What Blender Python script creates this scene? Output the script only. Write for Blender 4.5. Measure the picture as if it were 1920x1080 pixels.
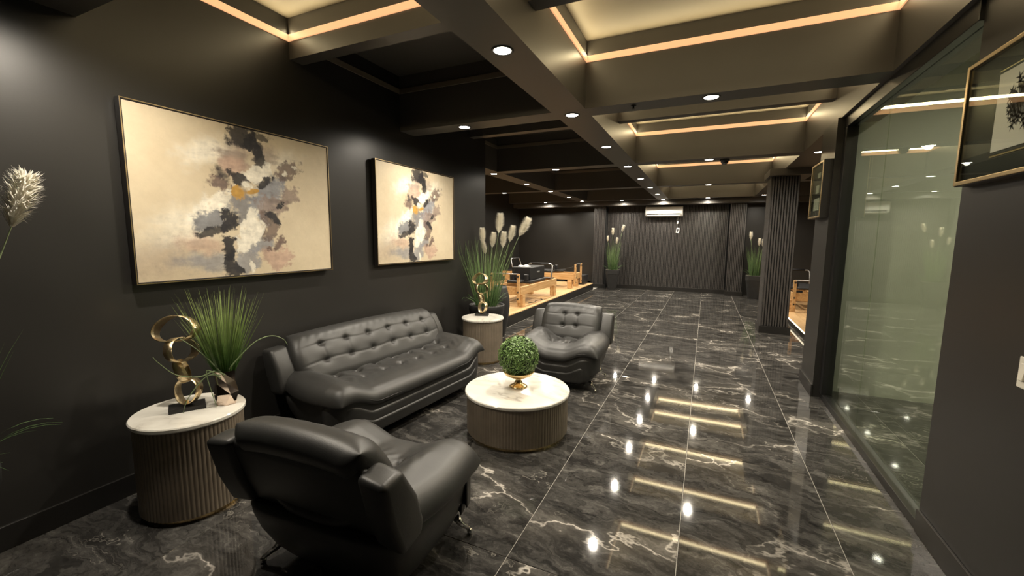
import bpy, bmesh, math, random
import numpy as np
from mathutils import Matrix, Vector
from math import sin, cos, pi, radians, sqrt

# ------------------------------------------------------------------ reset
for o in list(bpy.data.objects):
    bpy.data.objects.remove(o, do_unlink=True)
scene = bpy.context.scene
COL = scene.collection
random.seed(7)
rng = np.random.default_rng(11)

# ------------------------------------------------------------------ camera
F_PX, YAW, PITCH, ROLL = 785.72, -0.431039, -0.118597, 0.0082835
cam = bpy.data.cameras.new('camera')
cam.sensor_width = 36.0
cam.sensor_fit = 'HORIZONTAL'
cam.lens = F_PX / 1920.0 * 36.0
cam.clip_start = 0.02
cam_o = bpy.data.objects.new('camera', cam)
COL.objects.link(cam_o)
fwd = Vector((sin(YAW) * cos(PITCH), cos(YAW) * cos(PITCH), sin(PITCH)))
r0 = fwd.cross(Vector((0, 0, 1))).normalized()
u0 = r0.cross(fwd)
rt = cos(ROLL) * r0 + sin(ROLL) * u0
up = -sin(ROLL) * r0 + cos(ROLL) * u0
cam_o.matrix_world = Matrix(((rt.x, up.x, -fwd.x, 0.0), (rt.y, up.y, -fwd.y, 0.0),
                             (rt.z, up.z, -fwd.z, 1.55), (0, 0, 0, 1)))
scene.camera = cam_o

# ------------------------------------------------------------------ world, light levels, exposure
world = bpy.data.worlds.new('world')
scene.world = world
world.use_nodes = True
world.node_tree.nodes['Background'].inputs[0].default_value = (0.9, 0.95, 1.0, 1)
world.node_tree.nodes['Background'].inputs[1].default_value = 0.0
scene.view_settings.view_transform = 'Standard'
scene.view_settings.look = 'None'
scene.view_settings.gamma = 1.0
scene.view_settings.use_curve_mapping = False
scene.view_settings.exposure = 0.15
try:
    scene.cycles.sample_clamp_indirect = 4.0
    scene.cycles.blur_glossy = 0.3
    scene.cycles.max_bounces = 8
except Exception:
    pass
SPOT_W = 120.0          # recessed downlights
SPOT_COL = (1.0, 0.90, 0.75)
LED_W = 1.8            # cove strips, watts per metre
LED_COL = (1.0, 0.81, 0.46)

# ------------------------------------------------------------------ helpers
def link(o, parent=None):
    COL.objects.link(o)
    if parent is not None:
        o.parent = parent
    return o

def tag(o, label=None, cat=None, group=None, kind=None):
    if label: o['label'] = label
    if cat: o['category'] = cat
    if group: o['group'] = group
    if kind: o['kind'] = kind
    return o

def thing(name, label, cat, loc=(0, 0, 0), rz=0.0, group=None):
    o = bpy.data.objects.new(name, None)
    o.empty_display_size = 0.1
    o.location = loc
    o.rotation_euler = (0, 0, rz)
    link(o)
    return tag(o, label, cat, group)

def copy_tree(o, parent=None):
    c = o.copy()
    COL.objects.link(c)
    c.parent = parent
    for ch in list(o.children):
        copy_tree(ch, c)
    return c

class MB:
    """collects shapes of one part, then links them as one mesh object"""
    def __init__(self):
        self.v = []; self.f = []
    def add(self, verts, faces):
        b = len(self.v)
        self.v.extend([tuple(map(float, p)) for p in verts])
        self.f.extend([tuple(i + b for i in f) for f in faces])
        return self
    def box(self, lo, hi, M=None):
        x0, y0, z0 = lo; x1, y1, z1 = hi
        vs = [Vector(p) for p in ((x0,y0,z0),(x1,y0,z0),(x1,y1,z0),(x0,y1,z0),(x0,y0,z1),(x1,y0,z1),(x1,y1,z1),(x0,y1,z1))]
        if M is not None: vs = [M @ p for p in vs]
        return self.add(vs, [(0,3,2,1),(4,5,6,7),(0,1,5,4),(1,2,6,5),(2,3,7,6),(3,0,4,7)])
    def frustum(self, a, b, z0, z1, n=4):
        """rectangular taper: half sizes a=(x,y) at z0, b at z1, rounded corners"""
        def ring(h, z):
            pts = []
            for k in range(4 * n):
                t = 2 * pi * (k + .5) / (4 * n)
                c, s = cos(t), sin(t)
                e = 0.28
                pts.append((h[0] * math.copysign(abs(c) ** e, c), h[1] * math.copysign(abs(s) ** e, s), z))
            return pts
        m = 4 * n
        vs = ring(a, z0) + ring(b, z1)
        fs = [(i, (i + 1) % m, m + (i + 1) % m, m + i) for i in range(m)]
        fs += [tuple(range(m))[::-1], tuple(range(m, 2 * m))]
        return self.add(vs, fs)
    def lathe(self, prof, c=(0, 0, 0), seg=48, cap=True):
        vs = []; fs = []
        n = len(prof)
        for k in range(seg):
            t = 2 * pi * k / seg
            for r, z in prof:
                vs.append((c[0] + r * cos(t), c[1] + r * sin(t), c[2] + z))
        for k in range(seg):
            k2 = (k + 1) % seg
            for i in range(n - 1):
                fs.append((k * n + i, k2 * n + i, k2 * n + i + 1, k * n + i + 1))
        if cap:
            fs.append(tuple(k * n for k in range(seg))[::-1])
            fs.append(tuple(k * n + n - 1 for k in range(seg)))
        return self.add(vs, fs)
    def tube(self, pts, r, seg=10, cap=True):
        pts = [Vector(p) for p in pts]
        rs = r if isinstance(r, (list, tuple)) else [r] * len(pts)
        vs = []; fs = []
        prev = None
        for i, p in enumerate(pts):
            d = (pts[min(i + 1, len(pts) - 1)] - pts[max(i - 1, 0)]).normalized()
            ref = prev if prev is not None else (Vector((0, 0, 1)) if abs(d.z) < .9 else Vector((1, 0, 0)))
            a = (ref - d * ref.dot(d)).normalized()
            prev = a
            b = d.cross(a)
            for k in range(seg):
                t = 2 * pi * k / seg
                vs.append(p + (a * cos(t) + b * sin(t)) * rs[i])
        for i in range(len(pts) - 1):
            for k in range(seg):
                k2 = (k + 1) % seg
                fs.append((i * seg + k, i * seg + k2, (i + 1) * seg + k2, (i + 1) * seg + k))
        if cap:
            fs.append(tuple(range(seg))[::-1])
            fs.append(tuple(range((len(pts) - 1) * seg, len(pts) * seg)))
        return self.add(vs, fs)
    def ball(self, c, r, seg=16, sc=(1, 1, 1)):
        rings = seg // 2
        prof = [(r * sin(pi * i / rings), -r * cos(pi * i / rings)) for i in range(rings + 1)]
        vs = []; fs = []
        vs.append((c[0], c[1], c[2] - r * sc[2]))
        for i in range(1, rings):
            for k in range(seg):
                t = 2 * pi * k / seg
                vs.append((c[0] + prof[i][0] * cos(t) * sc[0], c[1] + prof[i][0] * sin(t) * sc[1], c[2] + prof[i][1] * sc[2]))
        vs.append((c[0], c[1], c[2] + r * sc[2]))
        last = len(vs) - 1
        for k in range(seg):
            k2 = (k + 1) % seg
            fs.append((0, 1 + k2, 1 + k))
            fs.append((last, last - seg + k, last - seg + k2))
            for i in range(rings - 2):
                a = 1 + i * seg
                fs.append((a + k, a + k2, a + seg + k2, a + seg + k))
        return self.add(vs, fs)
    def sheet(self, G, close_u=False):
        """grid of points G[nu][nv][3]"""
        G = np.asarray(G, float)
        nu, nv = G.shape[:2]
        fs = []
        for i in range(nu if close_u else nu - 1):
            i2 = (i + 1) % nu
            for j in range(nv - 1):
                fs.append((i * nv + j, i2 * nv + j, i2 * nv + j + 1, i * nv + j + 1))
        return self.add(G.reshape(-1, 3), fs)
    def build(self, name, mat, parent=None, smooth=False, bevel=0.0, seg=2, angle=30, loc=None):
        me = bpy.data.meshes.new(name)
        me.from_pydata(self.v, [], self.f)
        me.validate()
        if bevel > 0:
            bm = bmesh.new(); bm.from_mesh(me)
            bmesh.ops.remove_doubles(bm, verts=bm.verts, dist=1e-6)
            es = [e for e in bm.edges if len(e.link_faces) == 2 and e.calc_face_angle(0) > radians(angle)]
            bmesh.ops.bevel(bm, geom=es, offset=bevel, segments=seg, profile=0.5, affect='EDGES', clamp_overlap=True)
            bm.to_mesh(me); bm.free()
        if smooth:
            me.polygons.foreach_set('use_smooth', [True] * len(me.polygons))
        me.update()
        me.materials.append(mat)
        o = bpy.data.objects.new(name, me)
        if loc: o.location = loc
        return link(o, parent)

def fix_normals(o):
    bm = bmesh.new(); bm.from_mesh(o.data)
    bmesh.ops.recalc_face_normals(bm, faces=bm.faces)
    bm.to_mesh(o.data); bm.free()
    return o

def bx(name, lo, hi, mat, parent=None, bevel=0.0, kind=None):
    o = MB().box(lo, hi).build(name, mat, parent, bevel=bevel)
    if kind: o['kind'] = kind
    return o

def struct(name, lo, hi, mat, bevel=0.0):
    return bx(name, lo, hi, mat, None, bevel, 'structure')

# ------------------------------------------------------------------ materials
class NT:
    def __init__(self, name):
        self.m = bpy.data.materials.new(name)
        self.m.use_nodes = True
        self.t = self.m.node_tree
        self.p = self.t.nodes['Principled BSDF']
    def n(self, typ, **kw):
        nd = self.t.nodes.new(typ)
        for k, v in kw.items():
            if k in nd.inputs: nd.inputs[k].default_value = v
            else: setattr(nd, k, v)
        return nd
    def l(self, a, b):
        self.t.links.new(a, b)
    def ramp(self, fac, stops):
        r = self.n('ShaderNodeValToRGB')
        cr = r.color_ramp
        while len(cr.elements) > 1: cr.elements.remove(cr.elements[-1])
        cr.elements[0].position = stops[0][0]; cr.elements[0].color = (*stops[0][1], 1)
        for p, c in stops[1:]:
            e = cr.elements.new(p); e.color = (*c, 1)
        self.l(fac, r.inputs[0])
        return r
    def mix(self, fac, a, b, blend='MIX'):
        m = self.n('ShaderNodeMix', data_type='RGBA', blend_type=blend)
        for s, v in ((m.inputs[0], fac), (m.inputs[6], a), (m.inputs[7], b)):
            if hasattr(v, 'links'): self.l(v, s)
            elif isinstance(v, (int, float)): s.default_value = v
            else: s.default_value = (*v, 1)
        return m.outputs[2]
    def math(self, op, a, b=0.0, c=0.0, clamp=False):
        m = self.n('ShaderNodeMath', operation=op, use_clamp=clamp)
        for s, v in zip(m.inputs, (a, b, c)):
            if hasattr(v, 'links'): self.l(v, s)
            else: s.default_value = v
        return m.outputs[0]
    def bump(self, h, strength=.2, dist=.01):
        b = self.n('ShaderNodeBump', Strength=strength, Distance=dist)
        self.l(h, b.inputs['Height'])
        self.l(b.outputs[0], self.p.inputs['Normal'])

def simple(name, col, rough=.5, metal=0.0, spec=.5, noise=0.0, nscale=20, bump=0.0, bscale=80, emis=None, estr=0):
    a = NT(name); p = a.p
    p.inputs['Base Color'].default_value = (*col, 1)
    p.inputs['Roughness'].default_value = rough
    p.inputs['Metallic'].default_value = metal
    p.inputs['Specular IOR Level'].default_value = spec
    tc = a.n('ShaderNodeTexCoord')
    if noise:
        nz = a.n('ShaderNodeTexNoise', Scale=nscale, Detail=4.0)
        a.l(tc.outputs['Object'], nz.inputs['Vector'])
        lo = tuple(c * (1 - noise) for c in col); hi = tuple(min(1, c * (1 + noise)) for c in col)
        r = a.ramp(nz.outputs[0], [(.3, lo), (.7, hi)])
        a.l(r.outputs[0], p.inputs['Base Color'])
    if bump:
        nb = a.n('ShaderNodeTexNoise', Scale=bscale, Detail=3.0)
        a.l(tc.outputs['Object'], nb.inputs['Vector'])
        a.bump(nb.outputs[0], bump, .004)
    if emis:
        p.inputs['Emission Color'].default_value = (*emis, 1)
        p.inputs['Emission Strength'].default_value = estr
    return a.m

def wall_paint(name, col, rough):
    a = NT(name); p = a.p
    g = a.n('ShaderNodeNewGeometry')
    nz = a.n('ShaderNodeTexNoise', Scale=1.6, Detail=2.0, Roughness=.5)
    a.l(g.outputs['Position'], nz.inputs['Vector'])
    r = a.ramp(nz.outputs[0], [(0, tuple(c * .8 for c in col)), (1, tuple(c * 1.2 for c in col))])
    a.l(r.outputs[0], p.inputs['Base Color'])
    rr = a.math('MULTIPLY_ADD', nz.outputs[0], .05, rough - .025)
    a.l(rr, p.inputs['Roughness'])
    p.inputs['Specular IOR Level'].default_value = .5
    mp = a.n('ShaderNodeMapping'); mp.inputs['Scale'].default_value = (6, 6, 60)
    a.l(g.outputs['Position'], mp.inputs['Vector'])
    b1 = a.n('ShaderNodeTexNoise', Scale=3.0, Detail=4.0)
    a.l(mp.outputs[0], b1.inputs['Vector'])
    a.bump(b1.outputs[0], .035, .004)
    return a.m

def floor_marble():
    a = NT('black_marble_tile'); p = a.p
    g = a.n('ShaderNodeNewGeometry')
    oi = a.n('ShaderNodeObjectInfo')
    off = a.n('ShaderNodeCombineXYZ')
    a.l(a.math('MULTIPLY', oi.outputs['Random'], 37.0), off.inputs[0])
    a.l(a.math('MULTIPLY', oi.outputs['Random'], 91.0), off.inputs[1])
    add = a.n('ShaderNodeVectorMath', operation='ADD')
    a.l(g.outputs['Position'], add.inputs[0]); a.l(off.outputs[0], add.inputs[1])
    mp = a.n('ShaderNodeMapping'); mp.inputs['Rotation'].default_value = (0, 0, radians(18)); mp.inputs['Scale'].default_value = (.8, 1.25, 1)
    a.l(add.outputs[0], mp.inputs['Vector'])
    P = mp.outputs[0]
    # warp
    wn = a.n('ShaderNodeTexNoise', Scale=1.7, Detail=5.0, Roughness=.62)
    a.l(P, wn.inputs['Vector'])
    wsub = a.n('ShaderNodeVectorMath', operation='SUBTRACT'); wsub.inputs[1].default_value = (.5, .5, .5)
    a.l(wn.outputs['Color'], wsub.inputs[0])
    wsc = a.n('ShaderNodeVectorMath', operation='SCALE'); wsc.inputs['Scale'].default_value = .95
    a.l(wsub.outputs[0], wsc.inputs[0])
    wadd = a.n('ShaderNodeVectorMath', operation='ADD')
    a.l(P, wadd.inputs[0]); a.l(wsc.outputs[0], wadd.inputs[1])
    W = wadd.outputs[0]
    def ridge(vec, scale, width, detail=2.0, rough=.5):
        nz = a.n('ShaderNodeTexNoise', Scale=scale, Detail=detail, Roughness=rough)
        a.l(vec, nz.inputs['Vector'])
        d = a.math('ABSOLUTE', a.math('SUBTRACT', nz.outputs[0], .5))
        return a.math('SUBTRACT', 1.0, a.math('DIVIDE', d, width), clamp=True)
    def cracks(vec, scale, width):
        vo = a.n('ShaderNodeTexVoronoi', feature='DISTANCE_TO_EDGE', Scale=scale)
        a.l(vec, vo.inputs['Vector'])
        return a.math('SUBTRACT', 1.0, a.math('DIVIDE', vo.outputs['Distance'], width), clamp=True)
    v1 = cracks(W, .75, .011)
    v2 = ridge(W, 1.3, .0045, 4.0, .6)
    soft = cracks(W, .75, .13)
    msk = a.n('ShaderNodeTexNoise', Scale=1.1, Detail=3.0)
    a.l(P, msk.inputs['Vector'])
    mr = a.ramp(msk.outputs[0], [(.50, (0, 0, 0)), (.66, (1, 1, 1))])
    msk2 = a.n('ShaderNodeTexNoise', Scale=1.9, Detail=4.0)
    a.l(add.outputs[0], msk2.inputs['Vector'])
    mr2 = a.ramp(msk2.outputs[0], [(.44, (.0, .0, .0)), (.62, (1, 1, 1))])
    sm = a.n('ShaderNodeMapping'); sm.inputs['Scale'].default_value = (1.0, 2.6, 1); sm.inputs['Rotation'].default_value = (0, 0, radians(-8))
    a.l(W, sm.inputs['Vector'])
    cloud = a.n('ShaderNodeTexNoise', Scale=3.4, Detail=10.0, Roughness=.72)
    a.l(sm.outputs[0], cloud.inputs['Vector'])
    base = a.ramp(cloud.outputs[0], [(.30, (.012, .0116, .0112)), (.46, (.032, .0308, .0292)), (.57, (.066, .0632, .059)), (.72, (.17, .162, .15))])
    c1 = a.mix(a.math('MULTIPLY', a.math('MULTIPLY', a.math('MULTIPLY', soft, cloud.outputs[0]), mr2.outputs[0]), .75), base.outputs[0], (.21, .195, .172))
    c2 = a.mix(a.math('MULTIPLY', v2, a.math('MULTIPLY', mr.outputs[0], .7)), c1, (.46, .43, .38))
    c3 = a.mix(a.math('MULTIPLY', v1, a.math('MULTIPLY', mr2.outputs[0], .95)), c2, (.62, .58, .52))
    a.l(c3, p.inputs['Base Color'])
    p.inputs['Roughness'].default_value = .045
    p.inputs['Specular IOR Level'].default_value = .5
    return a.m

def white_marble():
    a = NT('white_marble'); p = a.p
    tc = a.n('ShaderNodeTexCoord')
    oi = a.n('ShaderNodeObjectInfo')
    off = a.n('ShaderNodeCombineXYZ'); a.l(a.math('MULTIPLY', oi.outputs['Random'], 13.0), off.inputs[0])
    add = a.n('ShaderNodeVectorMath', operation='ADD')
    a.l(tc.outputs['Object'], add.inputs[0]); a.l(off.outputs[0], add.inputs[1])
    mp = a.n('ShaderNodeMapping'); mp.inputs['Rotation'].default_value = (0, 0, .6); mp.inputs['Scale'].default_value = (1, 2.2, 1)
    a.l(add.outputs[0], mp.inputs['Vector'])
    nz = a.n('ShaderNodeTexNoise', Scale=1.6, Detail=5.0, Roughness=.55, Distortion=.6)
    a.l(mp.outputs[0], nz.inputs['Vector'])
    d = a.math('ABSOLUTE', a.math('SUBTRACT', nz.outputs[0], .5))
    v = a.math('SUBTRACT', 1.0, a.math('DIVIDE', d, .012), clamp=True)
    sf = a.math('SUBTRACT', 1.0, a.math('DIVIDE', d, .09), clamp=True)
    n2 = a.n('ShaderNodeTexNoise', Scale=3.0, Detail=2.0); a.l(mp.outputs[0], n2.inputs['Vector'])
    mk = a.ramp(n2.outputs[0], [(.4, (0, 0, 0)), (.6, (1, 1, 1))])
    c = a.mix(a.math('MULTIPLY', sf, .5), (.72, .70, .64), (.50, .47, .42))
    c = a.mix(a.math('MULTIPLY', v, a.math('MULTIPLY_ADD', mk.outputs[0], .55, .12)), c, (.34, .31, .27))
    a.l(c, p.inputs['Base Color'])
    p.inputs['Roughness'].default_value = .12
    return a.m

def wood(name, c0, c1, axis='X', rough=.45):
    a = NT(name); p = a.p
    tc = a.n('ShaderNodeTexCoord'); oi = a.n('ShaderNodeObjectInfo')
    off = a.n('ShaderNodeCombineXYZ'); a.l(a.math('MULTIPLY', oi.outputs['Random'], 20.0), off.inputs[2])
    add = a.n('ShaderNodeVectorMath', operation='ADD')
    a.l(tc.outputs['Object'], add.inputs[0]); a.l(off.outputs[0], add.inputs[1])
    mp = a.n('ShaderNodeMapping')
    mp.inputs['Scale'].default_value = {'X': (.8, 9, 9), 'Y': (9, .8, 9), 'Z': (9, 9, .8)}[axis]
    a.l(add.outputs[0], mp.inputs['Vector'])
    nz = a.n('ShaderNodeTexNoise', Scale=3.0, Detail=6.0, Roughness=.6, Distortion=.4)
    a.l(mp.outputs[0], nz.inputs['Vector'])
    r = a.ramp(nz.outputs[0], [(.3, c0), (.55, tuple((x + y) / 2 for x, y in zip(c0, c1))), (.75, c1)])
    a.l(r.outputs[0], p.inputs['Base Color'])
    p.inputs['Roughness'].default_value = rough
    a.bump(nz.outputs[0], .08, .003)
    return a.m

def leather():
    a = NT('black_leather'); p = a.p
    tc = a.n('ShaderNodeTexCoord')
    nz = a.n('ShaderNodeTexNoise', Scale=6.0, Detail=4.0)
    a.l(tc.outputs['Object'], nz.inputs['Vector'])
    r = a.ramp(nz.outputs[0], [(.3, (.020, .020, .0195)), (.7, (.030, .030, .029))])
    a.l(r.outputs[0], p.inputs['Base Color'])
    p.inputs['Roughness'].default_value = .44
    p.inputs['Specular IOR Level'].default_value = .55
    v = a.n('ShaderNodeTexVoronoi', Scale=260.0)
    a.l(tc.outputs['Object'], v.inputs['Vector'])
    b = a.n('ShaderNodeTexNoise', Scale=9.0, Detail=3.0)
    a.l(tc.outputs['Object'], b.inputs['Vector'])
    h = a.math('MULTIPLY_ADD', v.outputs['Distance'], .12, b.outputs[0])
    a.bump(h, .12, .012)
    return a.m

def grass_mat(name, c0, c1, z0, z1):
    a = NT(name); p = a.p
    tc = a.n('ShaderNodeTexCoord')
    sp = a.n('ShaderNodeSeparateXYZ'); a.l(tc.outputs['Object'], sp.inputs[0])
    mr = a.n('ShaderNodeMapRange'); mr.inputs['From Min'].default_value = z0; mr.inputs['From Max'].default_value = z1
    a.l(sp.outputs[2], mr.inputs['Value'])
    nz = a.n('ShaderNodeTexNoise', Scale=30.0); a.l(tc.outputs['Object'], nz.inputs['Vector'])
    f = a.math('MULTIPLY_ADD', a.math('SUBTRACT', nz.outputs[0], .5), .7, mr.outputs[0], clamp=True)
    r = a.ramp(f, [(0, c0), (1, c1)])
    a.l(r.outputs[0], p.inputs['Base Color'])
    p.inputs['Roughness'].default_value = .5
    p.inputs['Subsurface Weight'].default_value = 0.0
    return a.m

def gold_leaf():
    a = NT('hammered_gold'); p = a.p
    tc = a.n('ShaderNodeTexCoord')
    nz = a.n('ShaderNodeTexNoise', Scale=30.0, Detail=4.0); a.l(tc.outputs['Object'], nz.inputs['Vector'])
    r = a.ramp(nz.outputs[0], [(.3, (.74, .54, .28)), (.7, (1.0, .86, .58))])
    a.l(r.outputs[0], p.inputs['Base Color'])
    p.inputs['Metallic'].default_value = 1.0
    p.inputs['Roughness'].default_value = .33
    v = a.n('ShaderNodeTexNoise', Scale=45.0, Detail=2.0); a.l(tc.outputs['Object'], v.inputs['Vector'])
    a.bump(v.outputs[0], .5, .01)
    return a.m

def pane_glass():
    m = bpy.data.materials.new('green_tinted_glass'); m.use_nodes = True
    t = m.node_tree; t.nodes.clear()
    out = t.nodes.new('ShaderNodeOutputMaterial')
    tr = t.nodes.new('ShaderNodeBsdfTransparent'); tr.inputs[0].default_value = (.92, .95, .90, 1)
    gl = t.nodes.new('ShaderNodeBsdfGlossy'); gl.inputs['Roughness'].default_value = .01
    gl.inputs['Color'].default_value = (.95, 1, .95, 1)
    fr = t.nodes.new('ShaderNodeFresnel')
    ge = t.nodes.new('ShaderNodeNewGeometry')
    io = t.nodes.new('ShaderNodeMapRange')          # both faces of the pane reflect alike
    io.inputs['To Min'].default_value = 1.5; io.inputs['To Max'].default_value = 1 / 1.5
    t.links.new(ge.outputs['Backfacing'], io.inputs['Value'])
    t.links.new(io.outputs[0], fr.inputs['IOR'])
    mx = t.nodes.new('ShaderNodeMixShader')
    t.links.new(fr.outputs[0], mx.inputs[0])
    t.links.new(tr.outputs[0], mx.inputs[1]); t.links.new(gl.outputs[0], mx.inputs[2])
    t.links.new(mx.outputs[0], out.inputs[0])
    return m

M_WALL = wall_paint('black_satin_paint', (.023, .0218, .020), .36)
M_CEIL = wall_paint('black_ceiling_paint', (.074, .068, .061), .40)
M_CEILGLOW = wall_paint('ceiling_painted_glow', (.32, .285, .22), .5)  # same ceiling paint, lightened to carry the cove glow in its colour
M_BASE = simple('black_baseboard_paint', (.018, .017, .016), .3)
M_TILE = floor_marble()
M_GROUT = simple('pale_grout', (.42, .40, .36), .7)
M_SLAT = simple('charcoal_slat', (.050, .046, .043), .5, noise=.2)
M_SLATBACK = simple('slat_backing_felt', (.005, .005, .005), .95)
M_METAL = simple('black_metal', (.012, .012, .012), .3, spec=.5)
M_GLASS = pane_glass()
M_OFFICE = simple('grey_green_room_paint', (.56, .58, .48), .6, noise=.05, nscale=3)
M_LENS = simple('downlight_lens', (1, 1, 1), .4, emis=(1, .93, .80), estr=30)
M_RING = simple('downlight_trim_black', (.03, .028, .026), .4)
M_LED = simple('trim_painted_glow', (.35, .24, .16), .5, emis=(1.0, .50, .23), estr=.85)  # plain trim strip; the LED light falling on it is put in as emission
M_BRONZE = simple('bronze_trim', (.16, .13, .10), .45)
M_LEATHER = leather()
M_SEAM = simple('leather_seam', (.012, .012, .012), .5)
M_CHROME = simple('chrome', (.85, .85, .84), .08, metal=1)
M_WMARBLE = white_marble()
M_TAUPE = simple('taupe_fluted_lacquer', (.20, .165, .125), .42, metal=.2, noise=.15, nscale=8)
M_BRASS = simple('brass', (.78, .58, .30), .22, metal=1, noise=.1)
M_GOLD = gold_leaf()
M_SCBASE = simple('black_wood_base', (.012, .011, .011), .35)
M_POT = simple('charcoal_planter', (.022, .022, .022), .45, noise=.15, nscale=15)
M_SOIL = simple('moss_soil', (.05, .045, .03), .9, noise=.5, nscale=60)
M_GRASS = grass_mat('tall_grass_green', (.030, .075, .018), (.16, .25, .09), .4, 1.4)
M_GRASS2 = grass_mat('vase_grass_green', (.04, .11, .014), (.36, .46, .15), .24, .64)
M_DRYBLADE = simple('pale_green_blade', (.19, .25, .12), .5, noise=.2)
def plume_mat():
    a = NT('cream_plume')
    a.p.inputs['Base Color'].default_value = (.92, .89, .80, 1); a.p.inputs['Roughness'].default_value = .8
    tl = a.n('ShaderNodeBsdfTranslucent'); tl.inputs[0].default_value = (.92, .89, .80, 1)
    mx = a.n('ShaderNodeMixShader'); mx.inputs[0].default_value = .5
    a.l(a.p.outputs[0], mx.inputs[1]); a.l(tl.outputs[0], mx.inputs[2])
    a.l(mx.outputs[0], a.t.nodes['Material Output'].inputs[0])
    return a.m
M_PLUME = plume_mat()
M_LEAF = simple('boxwood_leaf', (.13, .23, .06), .4, noise=.75, nscale=75)
M_FOAM = simple('dark_green_core', (.006, .014, .004), .9)
M_FRAME = simple('black_frame', (.016, .014, .013), .35)
M_FRAMEGOLD = simple('gold_frame_edge', (.62, .47, .25), .3, metal=1)
M_PINE = wood('pine_wood', (.46, .25, .09), (.74, .49, .24), 'X')
M_PLANK = wood('oak_plank', (.56, .34, .15), (.78, .55, .30), 'Y', .4)
M_BLACKVINYL = simple('black_vinyl', (.014, .014, .015), .5)
M_GREYMETAL = simple('grey_tube', (.42, .42, .42), .35, metal=.8)
M_WHITEP = simple('white_plastic', (.80, .80, .78), .35)
M_DARKSLOT = simple('dark_slot', (.02, .02, .02), .6)
M_TOWEL = simple('white_towel', (.78, .77, .73), .9, bump=.4, bscale=200)
M_IVORY = simple('ivory_plate', (.72, .69, .60), .35)
M_MAT = simple('black_mat_board', (.012, .012, .012), .25)
M_PAPER = simple('white_paper', (.70, .69, .65), .3)
M_INK = simple('black_ink', (.008, .008, .008), .6)

# ------------------------------------------------------------------ key dimensions
XL, XR = -3.06, 1.12           # hall side walls
YB, YF = 13.50, -2.20          # far wall, wall behind the camera
ZB, ZC = 2.68, 3.24            # beam underside, ceiling
B1 = (-1.34, -1.03); B2 = (-3.66, -3.34); B3 = (1.07, 1.42)
XOL, XOR = -5.95, 3.70         # outer walls of the far hall
CROSS = [1.05, 3.86, 6.73, 9.75, 12.77]
SHALLOW = [2.49, 5.26, 8.11, 11.65]

# ------------------------------------------------------------------ floor with tiles
floor = struct('floor', (XOL, YF, -.12), (XOR, YB + .1, -.0035), M_GROUT)
TX, TY = .757, 1.513
tile_mesh = None
for i in range(-3, 6):
    for j in range(-3, 8):
        xa = -.80 + TX * i; ya = 1.70 + TY * j
        if ya > YB - .1: continue
        if xa > 1.0 and ya < 1.0: continue
        if tile_mesh is None:
            h = .0018
            o = MB().box((h, h, -.012), (TX - h, TY - h, 0)).build('tile', M_TILE, floor, bevel=.0015, seg=1)
            tile_mesh = o.data
        else:
            o = bpy.data.objects.new('tile', tile_mesh); link(o, floor)
        o.location = (xa, ya, 0)

# ------------------------------------------------------------------ walls
struct('wall_left', (XL - .28, YF, 0), (XL, 5.66, ZC), M_WALL)
struct('wall_outer_left', (XOL - .1, 5.3, 0), (XOL, YB, ZC), M_WALL)
struct('wall_left_return', (XOL, 5.2, 0), (XL - .28, 5.3, ZC), M_WALL)
struct('wall_behind', (XOL, YF - .1, 0), (XOR, YF, ZC), M_WALL)
wall_far = struct('wall_far', (XOL, YB, 0), (XOR, YB + .1, ZC), M_WALL)
struct('wall_outer_right', (XOR, YF, 0), (XOR + .1, YB, ZC), M_WALL)
struct('wall_right_near', (XR, YF, 0), (XR + .16, 2.82, ZB), M_WALL)
struct('wall_right_end', (1.045, 4.93, 0), (1.20, 5.48, ZB), M_WALL)
struct('wall_room_far', (1.20, 5.22, 0), (XOR, 5.48, ZC), M_WALL)
struct('wall_room_lining', (1.215, 5.205, 0), (XOR, 5.22, ZC), M_OFFICE)
struct('wall_room_right', (3.0, 1.0, 0), (3.02, 5.205, ZC), M_OFFICE)
struct('wall_room_near', (1.28, 1.0, 0), (3.0, 1.02, ZC), M_OFFICE)
struct('baseboard_left', (XL, YF, 0), (XL + .016, 5.66, .125), M_BASE, .003)
struct('baseboard_right', (XR - .014, YF, 0), (XR, 2.82, .125), M_BASE, .003)
struct('baseboard_end', (1.03, 4.92, 0), (1.045, 5.495, .125), M_BASE, .003)
struct('baseboard_far', (-2.85, YB - .075, 0), (.56, YB - .06, .12), M_BASE, .003)

# ------------------------------------------------------------------ ceiling and beams
struct('ceiling', (XOL - .1, YF - .1, ZC), (XOR + .1, YB + .1, ZC + .1), M_CEIL)
nb = [0]
def beam(lo, hi, mat=M_CEIL):
    return struct('ceiling_beam', lo, hi, mat)
beam((B1[0], YF, ZB), (B1[1], YB - .06, ZC))
beam((B2[0], 5.66, ZB), (B2[1], YB - .06, ZC))
beam((B3[0], YF, ZB), (B3[1], YB - .06, ZC))
SPANS = [(XL, B1[0]), (B1[1], B3[0])]
for yc in CROSS:
    spans = list(SPANS)
    if yc > 5.6:
        spans = [(XOL, B2[0]), (B2[1], B1[0]), (B1[1], B3[0]), (B3[1], XOR)]
    for a, b in spans:
        beam((a, yc - .12, ZB), (b, yc + .12, ZC))
for yc in SHALLOW:
    for a, b in ([(XL, B1[0]), (B1[1], B3[0])] if yc < 5.6 else [(B2[1], B1[0]), (B1[1], B3[0])]):
        beam((a, yc - .06, 2.93), (b, yc + .06, ZC))
beam((XOL, YB - .5, 2.55), (XOR, YB - .06, ZB - .001), M_CEIL)     # header over the far wall
beam((.86, 7.95, 2.575), (1.46, 8.70, ZB - .001), M_CEIL)           # header over the column

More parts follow.
